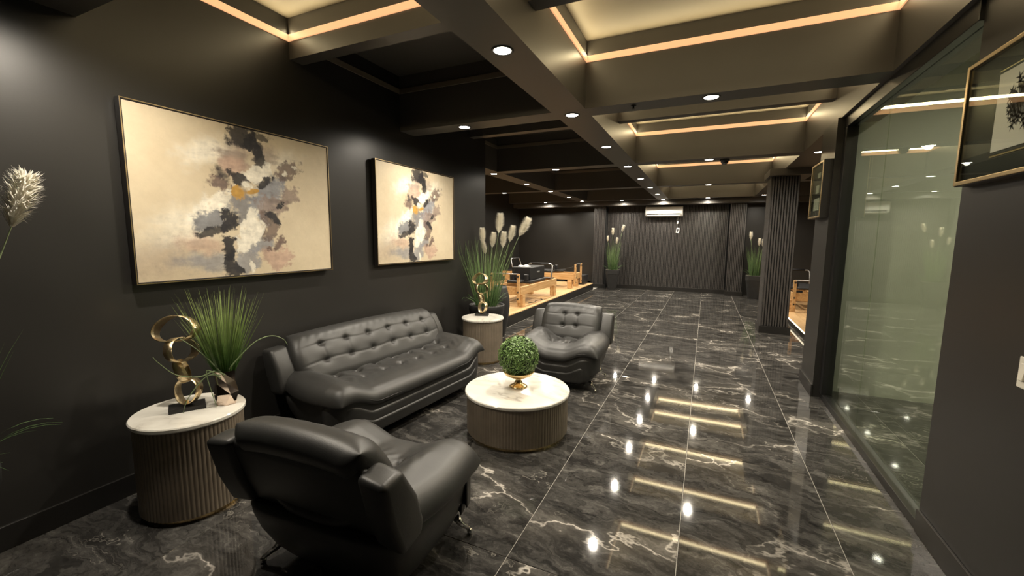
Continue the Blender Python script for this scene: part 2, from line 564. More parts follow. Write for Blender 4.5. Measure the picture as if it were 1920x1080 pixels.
# ------------------------------------------------------------------ cove trims and led strips
def cove(x0, x1, y0, y1, lit, label, group):
    cx, cy = (x0 + x1) / 2, (y0 + y1) / 2
    root = thing('cove_light' if lit else 'cove_trim', label, 'ceiling light' if lit else 'trim', (cx, cy, 3.06), 0, group)
    hx, hy = (x1 - x0) / 2, (y1 - y0) / 2
    d = .012
    m = M_LED if lit else M_BRONZE  # lit bays: same trim, with a glow of its own put in
    nm = 'glowing_trim' if lit else 'trim_strip'
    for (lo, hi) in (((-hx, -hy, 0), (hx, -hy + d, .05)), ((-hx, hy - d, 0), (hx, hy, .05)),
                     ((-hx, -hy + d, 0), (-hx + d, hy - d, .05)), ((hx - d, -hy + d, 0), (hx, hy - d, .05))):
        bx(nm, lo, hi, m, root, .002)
    if lit:
        bx('painted_glow_panel', (-hx + .001, -hy + .001, ZC - 3.06 - .006), (hx - .001, hy - .001, ZC - 3.06 - .0005), M_CEILGLOW, root)  # added sheet, lit bays only: ceiling lightened to paint in the glow
        for (px, py, ln, ang) in ((0, -hy + .006, 2 * hx - .04, 0), (0, hy - .006, 2 * hx - .04, pi),
                                  (-hx + .006, 0, 2 * hy - .04, -pi / 2), (hx - .006, 0, 2 * hy - .04, pi / 2)):
            L = bpy.data.lights.new('led_strip', 'AREA')
            L.shape = 'RECTANGLE'; L.size = ln; L.size_y = .035
            L.energy = LED_W * ln; L.color = LED_COL
            o = bpy.data.objects.new('led_strip', L); link(o, root)
            o.location = (px, py, .074)
            # emit horizontally, away from the face the strip is fixed to
            o.rotation_euler = (radians(92), 0, ang)
    return root

ORD = ['first', 'second', 'third', 'fourth', 'fifth', 'sixth', 'seventh', 'eighth', 'ninth']
right_bays = [(1.17, 2.43), (2.55, 3.74), (3.98, 5.20), (5.32, 6.61), (6.85, 8.05), (8.17, 9.63), (9.87, 11.59), (11.71, 12.65)]
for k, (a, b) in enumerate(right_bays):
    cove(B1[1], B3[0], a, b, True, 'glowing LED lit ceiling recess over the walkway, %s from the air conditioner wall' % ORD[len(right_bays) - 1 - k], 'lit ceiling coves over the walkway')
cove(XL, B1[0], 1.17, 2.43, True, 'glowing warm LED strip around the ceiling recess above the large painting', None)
for k, (x0, a, b) in enumerate(((XL, 2.55, 3.74), (XL, 3.98, 5.20), (B2[1], 5.32, 6.61), (B2[1], 6.85, 8.05), (B2[1], 8.17, 9.63))):
    cove(x0, B1[0], a, b, False, 'unlit bronze trim round a dark ceiling recess, %s beyond the lit recess above the painting' % ORD[k], 'unlit ceiling cove trims')

# ------------------------------------------------------------------ downlights
dl_proto = None
def downlight(x, y, label, group, z=ZB):
    global dl_proto
    if dl_proto is None:
        root = thing('recessed_downlight', label, 'ceiling light', (x, y, z), 0, group)
        MB().lathe([(.070, 0), (.070, -.004), (.064, -.007), (.055, -.004), (.053, 0)], seg=32, cap=False).build('trim_ring', M_RING, root, True)
        MB().lathe([(.0005, -.0025), (.053, -.0025)], seg=32, cap=False).build('lens', M_LENS, root)
        L = bpy.data.lights.new('lamp', 'SPOT')
        L.energy = SPOT_W; L.color = SPOT_COL; L.spot_size = radians(168); L.spot_blend = .8
        L.shadow_soft_size = .032
        lo = bpy.data.objects.new('lamp', L); link(lo, root); lo.location = (0, 0, -.012)
        dl_proto = root
        return root
    r = copy_tree(dl_proto)
    r.location = (x, y, z)
    tag(r, label, None, group)
    return r
for k, y in enumerate((2.42, 3.88, 5.35, 6.88, 8.35, 9.85, 11.35, 12.85)):
    downlight(-1.19, y, 'round downlight in the long dividing ceiling beam, %s from the air conditioner' % ORD[7 - k], 'downlights along the dividing beam')
for k, y in enumerate((3.84, 6.73, 9.75, 12.77)):
    downlight(-.03, y, 'round downlight in a cross beam over the walkway, %s from the air conditioner wall' % ORD[3 - k], 'downlights over the walkway')
for k, y in enumerate((1.05, 3.86, 6.76, 12.77)):
    downlight(-2.33, y, 'round downlight in a cross beam left of the long beam, %s from the far wall' % ORD[3 - k], 'downlights near the painting wall')
for k, y in enumerate((6.80, 8.30, 9.80, 11.30, 12.65)):
    downlight(-3.50, y, 'round downlight in the beam along the wooden platform edge, %s from the far wall' % ORD[4 - k], 'downlights along the platform edge')
for k, y in enumerate((9.75, 12.77)):
    downlight(-4.72, y, 'round downlight over the reformers on the platform, %s from the far wall' % ORD[1 - k], 'downlights over the platform')
for k, y in enumerate((6.68, 8.30, 12.40)):
    downlight(1.25, y, ('round downlight between the slatted column and the small framed picture', 'round downlight right above the slatted column', 'round downlight near the planter behind the slatted column')[k], 'downlights along the column beam', ZB if y != 8.30 else 2.575)
downlight(2.5, 9.75, 'small round downlight above the platform behind the slatted column', None)
downlight(2.1, 3.6, 'small round fill light added inside the glass walled room', None, ZC)  # added fill lamp, unseen, brightens the room behind the glass

# ------------------------------------------------------------------ far wall slats and pilasters
def slat_stuff(name, parent, x0, x1, y, z0, z1, pitch, w, d):
    mb = MB()
    n = int((x1 - x0) / pitch)
    for k in range(n):
        xa = x0 + k * pitch
        mb.box((xa, y - d, z0), (xa + w, y, z1))
    o = mb.build(name, M_SLAT, parent)
    o['kind'] = 'stuff'
    return o
bx('slat_backing', (-2.86, YB - .045, 0), (.57, YB - .001, 2.55), M_SLATBACK, wall_far)
slat_stuff('slats', wall_far, -2.86, .57, YB - .045, .12, 2.55, .040, .024, .022)
for k, (x0, x1, yf) in enumerate(((-3.24, -2.87, 13.20), (.56, .97, 13.12))):
    pil = struct('trim_%d' % (k + 1), (x0, yf + .016, 0), (x1, YB, 2.55), M_SLATBACK)
    slat_stuff('slats', pil, x0, x1, yf + .016, .12, 2.55, .040, .025, .016)
    bx('slat', (x0, yf + .02, .12), (x0 + .008, YB - .06, 2.55), M_SLAT, pil)
    bx('plinth', (x0 - .012, yf - .012, 0), (x1 + .012, yf + .016, .12), M_BASE, pil, .003)
    bx('plinth', (x0 - .012, yf + .016, 0), (x0, YB - .06, .12), M_BASE, pil, .003)

# ------------------------------------------------------------------ slatted column
CX0, CX1, CY0, CY1 = .90, 1.32, 8.07, 8.57
colm = struct('wall_column', (CX0 + .02, CY0 + .02, 0), (CX1 - .02, CY1 - .02, 2.575), M_SLATBACK)
sm = None
for k in range(10):
    xa = CX0 + .018 + k * (CX1 - CX0 - .036) / 10
    o = MB().box((0, 0, 0), (.024, .020, 2.45)).build('slat', M_SLAT, colm, bevel=.002, seg=1) if sm is None else link(bpy.data.objects.new('slat', sm), colm)
    sm = o.data
    o.location = (xa + .006, CY0, .122)
for k in range(12):
    ya = CY0 + .018 + k * (CY1 - CY0 - .036) / 12
    o = link(bpy.data.objects.new('slat', sm), colm)
    o.rotation_euler = (0, 0, pi / 2)
    o.location = (CX0 + .020, ya + .004, .122)
MB().box((CX0 - .018, CY0 - .018, 0), (CX1 + .018, CY1 + .018, .12)).build('plinth', M_BASE, colm, bevel=.004)

# ------------------------------------------------------------------ glass partition (window_1)
win = bpy.data.objects.new('window_1', None); link(win); win['kind'] = 'structure'
win.location = (1.14, 3.9, 0)
def wpart(name, lo, hi, mat, bev=.003):
    lo = (lo[0] - 1.14, lo[1] - 3.9, lo[2]); hi = (hi[0] - 1.14, hi[1] - 3.9, hi[2])
    return bx(name, lo, hi, mat, win, bev)
wpart('frame_top', (1.10, 2.82, 2.58), (1.19, 4.93, ZB), M_METAL)
wpart('frame_bottom', (1.11, 2.82, 0), (1.19, 4.93, .055), M_METAL)
wpart('frame_side', (1.10, 4.85, .055), (1.19, 4.93, 2.58), M_METAL)
wpart('pane', (1.145, 2.82, .055), (1.155, 3.985, 2.58), M_GLASS, 0)
wpart('pane', (1.145, 3.99, .055), (1.155, 4.85, 2.58), M_GLASS, 0)

# ------------------------------------------------------------------ left platform (wood planks on a dark fascia)
def platform(name, label, x0, x1, y0, y1, h, edge_x, along='Y'):
    root = thing(name, label, 'platform', ((x0 + x1) / 2, (y0 + y1) / 2, 0))
    cx, cy = (x0 + x1) / 2, (y0 + y1) / 2
    bx('riser', (x0 - cx, y0 - cy, 0), (x1 - cx, y1 - cy, h - .016), M_BASE, root)
    w = .19; n = int((x1 - x0) / w); w = (x1 - x0) / n
    pm = None
    for k in range(n):
        yc = y0
        ln0 = (0.9, 1.7, 1.3)[k % 3]
        cuts = [y0]
        while cuts[-1] + ln0 + .5 < y1: cuts.append(cuts[-1] + (ln0 if len(cuts) == 1 else 2.2))
        cuts.append(y1)
        for a, b in zip(cuts[:-1], cuts[1:]):
            MB().box((0, 0, 0), (w - .002, b - a - .002, .016)).build('plank', M_PLANK, root, loc=(x0 - cx + k * w, a - cy, h - .016))
    return root
platform('wooden_platform', 'low light wood platform with black riser under the two reformers', -5.90, -3.08, 5.72, 12.65, .20, -3.08)
pr = platform('wooden_platform', 'low light wood platform behind the slatted column', 1.50, 3.65, 6.2, 12.9, .10, 1.50)
M_LEDW = simple('led_edge', (1, .9, .7), .5, emis=(1, .86, .6), estr=2.0)
bx('led_edge_strip', (1.488 - 2.575, 6.2 - 9.55, .08), (1.50 - 2.575, 12.9 - 9.55, .10), M_LEDW, pr)

# ================================================================== seating
def sstep(a, b, x):
    t = np.clip((x - a) / (b - a), 0, 1)
    return t * t * (3 - 2 * t)

def dense(n, k=.62):
    u = np.linspace(-1, 1, n)
    return np.sign(u) * (1 - (1 - np.abs(u)) ** (1 + k))

def pillow(a, b, T, Bt, round_=.45, n=56, m=40, top=None, edge=5.0):
    """closed cushion in local xy (half sizes a, b), thickness T up and Bt down; top(X, Y, U, V) lifts both sides"""
    U, V = np.meshgrid(dense(n), dense(m), indexing='ij')
    X = a * U * np.sqrt(1 - round_ * V * V / 2)
    Y = b * V * np.sqrt(1 - round_ * U * U / 2)
    ru = np.abs(U) * a; rv = np.abs(V) * b
    R = .095
    du = np.clip((a - ru) / R, 0, 1); dv = np.clip((b - rv) / R, 0, 1)
    prof = np.sqrt(np.clip(1 - (1 - du) ** 2.2, 0, 1)) * np.sqrt(np.clip(1 - (1 - dv) ** 2.2, 0, 1))
    lift, dimp = top(X, Y, U, V) if top else (0, 0)
    Zt = T * prof + lift + dimp * prof
    Zb = -Bt * prof + lift
    mb = MB()
    mb.sheet(np.stack([X, Y, Zt], -1))
    Gb = np.stack([X, Y, Zb], -1)[::-1]
    mb.sheet(Gb)
    return mb

def weld(o):
    bm = bmesh.new(); bm.from_mesh(o.data)
    bmesh.ops.remove_doubles(bm, verts=bm.verts, dist=2e-4)
    bmesh.ops.recalc_face_normals(bm, faces=bm.faces)
    bm.to_mesh(o.data); bm.free()
    o.data.polygons.foreach_set('use_smooth', [True] * len(o.data.polygons))
    return o

def make_seat(name, label, cat, half, n_tuft):
    """leather seat: front is local -Y, width along X; half = half width"""
    root = thing(name, label, cat)
    L = half
    lobe = lambda x: sstep(L - .40, L - .04, np.abs(x))
    # ---- base body: loft of rounded rectangles
    mb = MB(); levels = []
    for (z, hx, yf, yr) in ((.075, L - .13, -.30, .22), (.09, L - .115, -.325, .245), (.15, L - .085, -.34, .285), (.24, L - .05, -.35, .325),
                            (.31, L - .035, -.35, .345), (.35, L - .03, -.34, .35), (.375, L - .05, -.32, .345), (.385, L - .12, -.25, .28)):
        ring = []
        N = 96
        for k in range(N):
            t = 2 * pi * k / N
            c, s = cos(t), sin(t); e = .34
            x = hx * math.copysign(abs(c) ** e, c)
            y = (yf + yr) / 2 + (yr - yf) / 2 * math.copysign(abs(s) ** e, s)
            zz = z + (.055 * float(lobe(np.array(x))) - .045) * max(0, (z - .15) / .22) * (1 if y < .1 else max(0, 1 - (y - .1) / .2))
            ring.append((x, y, zz))
        levels.append(ring)
    mb.sheet(np.array(levels).transpose(1, 0, 2), close_u=True)
    mb.add(levels[0], [tuple(range(96))]); mb.add(levels[-1], [tuple(range(96))])
    weld(mb.build('base', M_LEATHER, root))
    # ---- layered wavy front panels
    for (w, zt, amp, zb, proud, r) in ((L - .030, .332, .075, .15, .038, .09), (L - .065, .272, .080, .10, .052, .10), (L - .125, .200, .072, .082, .066, .10)):
        n, m = 90, 16
        xs = dense(n, .5) * w
        G = np.zeros((n, m, 3)); Gb = np.zeros((n, m, 3))
        for i, x in enumerate(xs):
            e = max(0.0, (abs(x) - (w - r)) / r)
            zt_i = zt + amp * float(sstep(L - .36, L - .17, np.array(abs(x)))) - r * .9 * (1 - sqrt(max(0, 1 - e * e)))
            zb_i = zb + .05 * max(0, (abs(x) - w + .10) / .10) ** 2
            zt_i = max(zt_i, zb_i + .01)
            for j in range(m):
                v = dense(m, .5)[j] * .5 + .5
                z = zb_i + (zt_i - zb_i) * v
                d = min((zt_i - z), (z - zb_i), (w - abs(x)))
                q = min(1, d / .022)
                off = proud * sqrt(max(0, 1 - (1 - q) ** 2))
                yb = -.335 + .035 * (abs(x) / L) ** 6 + .10 * (abs(x) / w) ** 12 + .02 * max(0, (.2 - z) / .12)
                G[i, j] = (x, yb - off, z); Gb[i, j] = (x, yb + .03 * q, z)
        mb = MB(); mb.sheet(G); mb.sheet(Gb[::-1])
        weld(mb.build('front_panel', M_LEATHER, root))
    # ---- seat cushion
    px = np.linspace(-(L - .34), L - .34, n_tuft) if n_tuft > 2 else np.array([-.085, .085])
    def top(X, Y, U, V):
        lift = .075 * sstep(L - .40, L - .16, np.abs(X)) - .040 * sstep(L - .14, L + .02, np.abs(X)) + .018 * V - .03 * np.clip(-V - .55, 0, 1) * 1.6
        d = np.zeros_like(X)
        for yy in (-.06, .10):
            for k, x0 in enumerate(px):
                xx = x0 + (.03 if yy > 0 else -.03)
                r2 = ((X - xx) / .030) ** 2 + ((Y - yy) / .026) ** 2
                d -= .022 * np.exp(-r2)
                d -= .007 * np.exp(-((X - xx - .3 * (Y - yy)) / .011) ** 2 - ((Y - yy) / .07) ** 2)
                d -= .006 * np.exp(-((X - xx + .5 * (Y - yy)) / .010) ** 2 - ((Y - yy) / .05) ** 2)
            d -= .0025 * np.exp(-((Y - yy) / .010) ** 2) * sstep(L - .2, L - .3, np.abs(X))
        d += .010 * np.cos(X * 2 * pi / .26) * np.exp(-((Y - .02) / .16) ** 2) * sstep(L, L - .2, np.abs(X))
        d += .0035 * np.sin(X * 95 + 2.5 * np.sin(Y * 31)) * np.exp(-((Y + .02) / .10) ** 2) * sstep(L - .1, L - .3, np.abs(X))
        return lift, d
    seat_o = o = pillow(L + .01, .37, .080, .045, .30, int(90 + 130 * L), 80, top).build('seat_cushion', M_LEATHER, root)
    weld(o); o.location = (0, -.035, .365)
    # ---- backrest cushion (leans back)
    hb = .245
    wb = L - .115
    nb_ = max(2, n_tuft - 1) if n_tuft > 2 else 2
    bxs = np.linspace(-(wb - .24), wb - .24, nb_) if n_tuft > 2 else np.array([-.075, .075])
    def btop(X, Y, U, V):
        lift = -.045 * np.clip(V, 0, 1) ** 2 - .02 * np.abs(U) ** 3
        d = np.zeros_like(X)
        for yy in (.085, -.055):
            for x0 in bxs:
                d -= .020 * np.exp(-((X - x0) / .020) ** 2 - ((Y - yy) / .017) ** 2) + .009 * np.exp(-((X - x0) / .06) ** 2 - ((Y - yy) / .035) ** 2)
            d -= .0035 * np.exp(-((Y - yy - .010 * np.sin(X * 9)) / .008) ** 2) * sstep(wb, wb - .12, np.abs(X))
            for x0 in bxs:
                d -= .0022 * np.exp(-((X - x0 - .01) / .010) ** 2) * np.exp(-((Y - .015) / .05) ** 2)
        d += .0010 * np.sin(X * 80 + 3 * np.sin(Y * 25)) * np.exp(-((Y - .16) / .05) ** 2)
        return lift, d
    o = pillow(wb, hb, .075, .095, .26, int(90 + 130 * L), 84, btop).build('back_cushion', M_LEATHER, root)
    weld(o)
    tilt = radians(64)
    # local pillow: x -> x, y -> up along lean, z -> towards the front
    c, s = cos(tilt), sin(tilt)
    o.matrix_local = Matrix(((1, 0, 0, 0), (0, c, -s, .235), (0, s, c, .592), (0, 0, 0, 1)))
    # ---- rear shell behind the cushion
    prof = [(.20, .36), (.31, .38), (.36, .50), (.405, .655), (.405, .70), (.375, .71), (.30, .60), (.21, .44)]
    mb = MB()
    n = len(prof)
    xs = [-wb - .01, wb + .01]
    vs = [(x, y, z) for x in xs for y, z in prof]
    fs = [(i, (i + 1) % n, n + (i + 1) % n, n + i) for i in range(n)] + [tuple(range(n))[::-1], tuple(range(n, 2 * n))]
    o = mb.add(vs, fs).build('back_shell', M_LEATHER, root, bevel=.02, seg=3, smooth=True); fix_normals(o)
    # ---- side wings
    wp = [(.315, .715), (.435, .705), (.39, .52), (.33, .37), (.20, .385), (.185, .44), (.225, .57)]
    for sgn in (-1, 1):
        x0, x1 = sgn * (wb - .02), sgn * (L + .005)
        n = len(wp)
        vs = [(x0, y, z) for y, z in wp] + [(x1, y + .012, z - .012) for y, z in wp]
        fs = [(i, (i + 1) % n, n + (i + 1) % n, n + i) for i in range(n)] + [tuple(range(n))[::-1], tuple(range(n, 2 * n))]
        o = MB().add(vs, fs).build('side_wing', M_LEATHER, root, bevel=.028, seg=4, smooth=True); fix_normals(o)
    # ---- piping seam round the seat cushion
    pts = []
    for k in range(81):
        x = (L - .02) * (k / 40 - 1)
        l = .075 * float(sstep(L - .40, L - .16, np.array(abs(x)))) - .040 * float(sstep(L - .14, L + .02, np.array(abs(x))))
        pts.append((x * .985, -.398 + .30 * (abs(x) / L) ** 9, .352 + l - .02))
    MB().tube([(x, y + .035, z - .365) for x, y, z in pts], .0035, 6).build('seat_seam', M_SEAM, seat_o, True)
    # ---- chrome legs
    for sx in (-1, 1):
        for sy in (-1, 1):
            x = sx * (L - .12); y0 = -.26 if sy < 0 else .20
            foot = (x + sx * .065, y0 + (-.035 if sy < 0 else .055), .0)
            mb = MB().tube([(x, y0, .10), (x + sx * .025, y0 + sy * .012, .062), (foot[0], foot[1], .026)], [.020, .016, .010], 12)
            mb.ball((foot[0], foot[1], .016), .016, 12)
            mb.build('leg', M_CHROME, root, True)
    return root

sofa = make_seat('sofa', 'long black leather sofa with tufted back and layered wavy front', 'sofa', .95, 7)
sofa.location = (-2.50, 2.93, 0); sofa.rotation_euler = (0, 0, radians(85))
chair = make_seat('armchair', 'black leather armchair seen from the front beside the coffee table, facing the room', 'armchair', .465, 2)
chair.location = (-1.36, 4.37, 0); chair.rotation_euler = (0, 0, radians(2))
chair['group'] = 'matching black leather armchairs'
chair2 = copy_tree(chair)
chair2.location = (-1.44, 1.45, 0); chair2.rotation_euler = (0, 0, radians(183))
chair2['label'] = 'black leather armchair with its back turned, beside the side table with the grass vase'

# ================================================================== round fluted tables
def round_table(name, label, r, h, n_fl, loc, rz=0):
    root = thing(name, label, 'table', loc, rz)
    mb = MB(); seg = n_fl * 6; prof = []
    for z in (.032, h - .026):
        ring = []
        for k in range(seg):
            t = 2 * pi * k / seg
            rr = r - .014 + .0034 * abs(sin(n_fl * t / 2)) - .003
            ring.append((rr * cos(t), rr * sin(t), z))
        prof.append(ring)
    mb.sheet(np.array(prof).transpose(1, 0, 2), close_u=True)
    mb.add(prof[0], [tuple(range(seg))[::-1]])
    mb.add(prof[1], [tuple(range(seg))])
    mb.build('fluted_drum', M_TAUPE, root)
    MB().lathe([(.001, h - .026), (r - .004, h - .026), (r, h - .020), (r, h - .006), (r - .005, h), (.001, h)], seg=96, cap=False).build('marble_top', M_WMARBLE, root, smooth=False)
    MB().lathe([(r - .035, 0), (r - .035, .032)], seg=72).build('plinth', M_BRASS, root)
    return root
round_table('coffee_table', 'low wide round coffee table with white marble top and fluted taupe drum', .42, .35, 108, (-1.32, 2.99, 0))
round_table('side_table', 'tall round side table with marble top, between the near armchair and the wall', .272, .555, 78, (-2.65, 1.33, 0), .7)
round_table('side_table', 'tall round side table with marble top, between the sofa and the potted pampas grass', .265, .555, 78, (-2.52, 4.60, 0), 2.1)

# ================================================================== topiary in a brass bowl
bowl = thing('pedestal_bowl', 'brass pedestal bowl holding a green topiary ball on the coffee table', 'bowl', (-1.325, 3.02, .35))
MB().lathe([(.001, 0), (.072, 0), (.074, .006), (.060, .014), (.036, .030), (.022, .060), (.024, .078)], seg=48, cap=False).build('foot', M_BRASS, bowl, True)
MB().lathe([(.024, .076), (.070, .084), (.110, .104), (.128, .128), (.131, .134), (.127, .134), (.105, .110), (.060, .094), (.001, .090)], seg=48, cap=False).build('cup', M_BRASS, bowl, True)
top_ = thing('topiary_ball', 'round green boxwood topiary ball in the brass bowl', 'plant', (-1.325, 3.02, .35 + .255))
MB().ball((0, 0, 0), .142, 32).build('core', M_FOAM, top_, True)
mb = MB()
N = 2300
for k in range(N):
    z = 1 - 2 * (k + .5) / N; t = k * 2.39996323
    nrm = Vector((sqrt(1 - z * z) * cos(t), sqrt(1 - z * z) * sin(t), z))
    c = nrm * (.143 + random.random() * .022)
    a = Vector((random.gauss(0, 1), random.gauss(0, 1), random.gauss(0, 1))); a = (a - nrm * a.dot(nrm)).normalized()
    a = (a + nrm * random.uniform(.1, .9)).normalized(); b = nrm.cross(a).normalized()
    l, w = random.uniform(.009, .014), random.uniform(.005, .0072)
    mb.add([c - a * l, c + b * w, c + a * l + nrm * .003, c - b * w], [(0, 1, 2, 3)])
o = mb.build('leaves', M_LEAF, top_); o['kind'] = 'stuff'

# ================================================================== gold ring sculptures
def band(mb, c, ax_u, ax_v, a, b, w, th=.004, n=48, wob=.004, ph=0.0, skew=0.0):
    """flat metal band bent into a ring: path in plane (u, v), width along n"""
    u = Vector(ax_u).normalized(); v = Vector(ax_v); v = (v - u * v.dot(u)).normalized(); nn = u.cross(v)
    c = Vector(c)
    G = []
    for k in range(n):
        t = 2 * pi * k / n
        rad = 1 + .05 * sin(3 * t + ph)
        p = c + u * (a * rad * cos(t)) + v * (b * rad * sin(t))
        out = (u * (cos(t) / a) + v * (sin(t) / b)).normalized()
        sk = nn * (skew * cos(t + ph))
        ww = w * (1 + .12 * sin(2 * t + ph))
        G.append([p + sk + nn * ww / 2, p + sk - nn * ww / 2, p + sk - nn * ww / 2 + out * th, p + sk + nn * ww / 2 + out * th, p + sk + nn * ww / 2])
    G = np.array([[tuple(q) for q in r] for r in G])
    mb.sheet(G, close_u=True)

def sculpture(label, loc, rz):
    root = thing('ring_sculpture', label, 'sculpture', loc, rz, 'gold ring sculptures')
    # local: x across the view, y depth, z up
    bx('base', (-.085, -.055, 0), (.085, .055, .025), M_SCBASE, root, .002)
    m = MB().tube([(0, 0, .024), (0, 0, .05)], .010, 10)
    m.build('stem', M_GOLD, root, True)
    for (c, u, v, a, b, w, ph, sk) in (
            ((.010, 0, .108), (1, -.75, .05), (.05, .15, 1), .066, .072, .050, .4, .008),
            ((-.010, 0, .228), (.20, 1, 0), (-.22, .10, 1), .030, .066, .046, 1.0, .006),
            ((-.006, 0, .350), (1, .85, -.10), (.10, .25, 1), .086, .066, .052, 2.2, .012),
            ((-.022, 0, .470), (1, -.80, .20), (-.1, .40, 1), .104, .070, .056, 3.0, .016)):
        mb = MB(); band(mb, c, u, v, a, b, w, ph=ph, skew=sk)
        mb.build('ring', M_GOLD, root, True)
    return root
sculpture('gold hammered ring sculpture on a black base, beside the grass vase', (-2.672, 1.330, .555), radians(63))
sculpture('gold hammered ring sculpture on a black base, in front of the potted pampas grass', (-2.58, 4.69, .555), radians(20))

# ================================================================== grasses
def blade(mb, p, d, length, w, bend, n=6, facing=None):
    """tapered ribbon starting at p in direction d, bending by gravity"""
    p = Vector(p); d = Vector(d).normalized()
    side = Vector((random.gauss(0, 1), random.gauss(0, 1), 0)) if facing is None else Vector(facing)
    vs = []; q = p.copy()
    for i in range(n + 1):
        t = i / n
        s = side - d * side.dot(d); s.normalize()
        ww = w * (1 - t ** 2 * .92)
        vs += [q - s * ww, q + s * ww]
        q = q + d * (length / n)
        d = (d + Vector((d.x * .6, d.y * .6, -1)) * bend / n * (.3 + 1.6 * t)).normalized()
    fs = [(2 * i, 2 * i + 1, 2 * i + 3, 2 * i + 2) for i in range(n)]
    mb.add(vs, fs)

def plume_mesh():
    mb = MB()
    Lp = .20
    mb.tube([(0, 0, 0), (0, 0, .04), (0, 0, .11), (0, 0, .17), (0, 0, .195)], [.003, .012, .018, .014, .002], 10)
    for k in range(900):
        h = random.random() ** .8 * Lp * .93
        t = random.random() * 2 * pi
        r = .064 * sin(pi * min(1, (h / Lp) * .62 + .20)) * random.uniform(.55, 1.2)
        out = Vector((cos(t), sin(t), 0))
        a = Vector((0, 0, h)) + out * .006
        b = a + out * r * .60 + Vector((0, 0, .030 + random.uniform(-.004, .008)))
        c = a + out * r + Vector((0, 0, .040 + random.uniform(-.016, .016)))
        s = Vector((-sin(t), cos(t), 0)) * .0032
        mb.add([a - s, a + s, b + s, b - s, c], [(0, 1, 2, 3), (3, 2, 4)])
    return mb
plume_o = None

def square_pot(mb, h, rt, rb):
    mb.frustum((rb, rb), (rt * .955, rt * .955), 0, h * .80)
    mb.frustum((rt * .985, rt * .985), (rt, rt), h * .79, h)
    return mb

def planter(label, loc, h, rt, rb, plumes, n_blade, reach, square, bl=(.55, 1.0), seed=1, low=26, rz=0.0):
    global plume_o
    random.seed(seed)
    root = thing('pampas_planter', label, 'plant', loc, rz, 'potted pampas grasses')
    mb = MB()
    if square:
        square_pot(mb, h, rt, rb)
        mb.build('pot', M_POT, root, bevel=.004, seg=2, smooth=False)
        MB().frustum((rt * .93, rt * .93), (rt * .93, rt * .93), h - .004, h + .003).build('soil', M_SOIL, root)
    else:
        mb.lathe([(.001, 0), (rb, 0), (rb + .01, .01), (rt * .96, h * .86), (rt * .985, h * .87), (rt, h - .008), (rt - .004, h), (rt - .022, h), (rt - .028, h - .03), (.001, h - .03)], seg=64, cap=False)
        mb.build('pot', M_POT, root, True)
        MB().lathe([(.001, h - .022), (rt - .027, h - .026)], seg=40, cap=False).build('soil', M_SOIL, root)
    mb = MB()
    for k in range(n_blade):
        t = random.random() * 2 * pi; rr = sqrt(random.random())
        p = (cos(t) * rr * rt * .62, sin(t) * rr * rt * .62, h - .02)
        t2 = t + random.gauss(0, .5)
        lean = reach * (.25 + .9 * rr) * random.uniform(.3, 1.15)
        ln = random.uniform(*bl)
        blade(mb, p, (cos(t2) * lean, sin(t2) * lean, 1), ln, random.uniform(.0022, .0042), random.uniform(.02, .35) * (1.5 if random.random() < .12 else .6), 6)
    for k in range(low):
        t = random.random() * 2 * pi
        blade(mb, (cos(t) * rt * .5, sin(t) * rt * .5, h - .02), (cos(t) * .9, sin(t) * .9, 1), random.uniform(.22, .42), .0035, random.uniform(.9, 1.8), 7)
    c_, s_ = cos(rz), sin(rz)
    for i, (vx, vy, vz_) in enumerate(mb.v):          # blades rest against the wall instead of passing through it
        wx = loc[0] + vx * c_ - vy * s_; wy = loc[1] + vx * s_ + vy * c_
        lim = XL + .025 + .02 * (i % 7) / 7
        if wy < 5.75 and wx < lim and loc[1] < 6:
            dx = lim - wx
            mb.v[i] = (vx + dx * c_, vy - dx * s_, vz_)
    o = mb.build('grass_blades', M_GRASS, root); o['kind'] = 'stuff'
    for (px, py, pz, tx, ty, sc) in plumes:
        # stem from the soil to the foot of the plume; plume leans by (tx, ty)
        d = Vector((tx, ty, 1)).normalized()
        foot = Vector((px, py, pz))
        b0 = Vector((px * .25, py * .25, h - .02))
        mid = b0.lerp(foot, .55) + Vector((-px * .10, -py * .10, 0))
        st_ = MB().tube([b0, b0.lerp(mid, .5), mid, mid.lerp(foot, .6), foot], [.004, .0038, .0032, .0028, .0025], 6).build('stem', M_DRYBLADE, root, True)
        if plume_o is None:
            plume_o = plume_mesh().build('plume', M_PLUME, root)
            po = plume_o
        else:
            po = bpy.data.objects.new('plume', plume_o.data); link(po, root)
        po.parent = st_; po.rotation_mode = 'QUATERNION'
        po.rotation_quaternion = Vector((0, 0, 1)).rotation_difference(d)
        po.location = foot; po.scale = (sc * .82, sc * .82, sc)
    return root

# planter behind the far side table (local x = across the view direction)
planter('tall pampas grass with seven cream plumes in a round black pot, behind the side table',
        (-2.765, 5.16, 0), .62, .252, .165,
        [(-.055, .0, 1.47, -.03, 0, 1.0), (.165, .02, 1.62, .10, .1, 1.25), (.075, -.05, 1.42, .12, 0, .95), (.32, .03, 1.50, .25, .1, 1.05),
         (.45, -.02, 1.58, .55, 0, 1.3), (.22, -.08, 1.42, .08, -.1, 1.0), (-.02, .20, 1.32, -.20, .22, .85)],
        230, .34, False, (.45, 1.0), 3, 34, radians(28))
planter('pampas grass with four cream plumes in a tapered black planter by the air conditioner wall',
        (-2.57, 12.98, 0), .61, .212, .125,
        [(-.17, 0, 1.47, -.05, 0, .8), (-.03, 0, 1.66, 0, 0, 1.0), (.24, 0, 1.76, .25, 0, 1.0), (.09, 0, 1.40, .08, 0, .9)],
        150, .20, True, (.45, .95), 5, 26, radians(11))
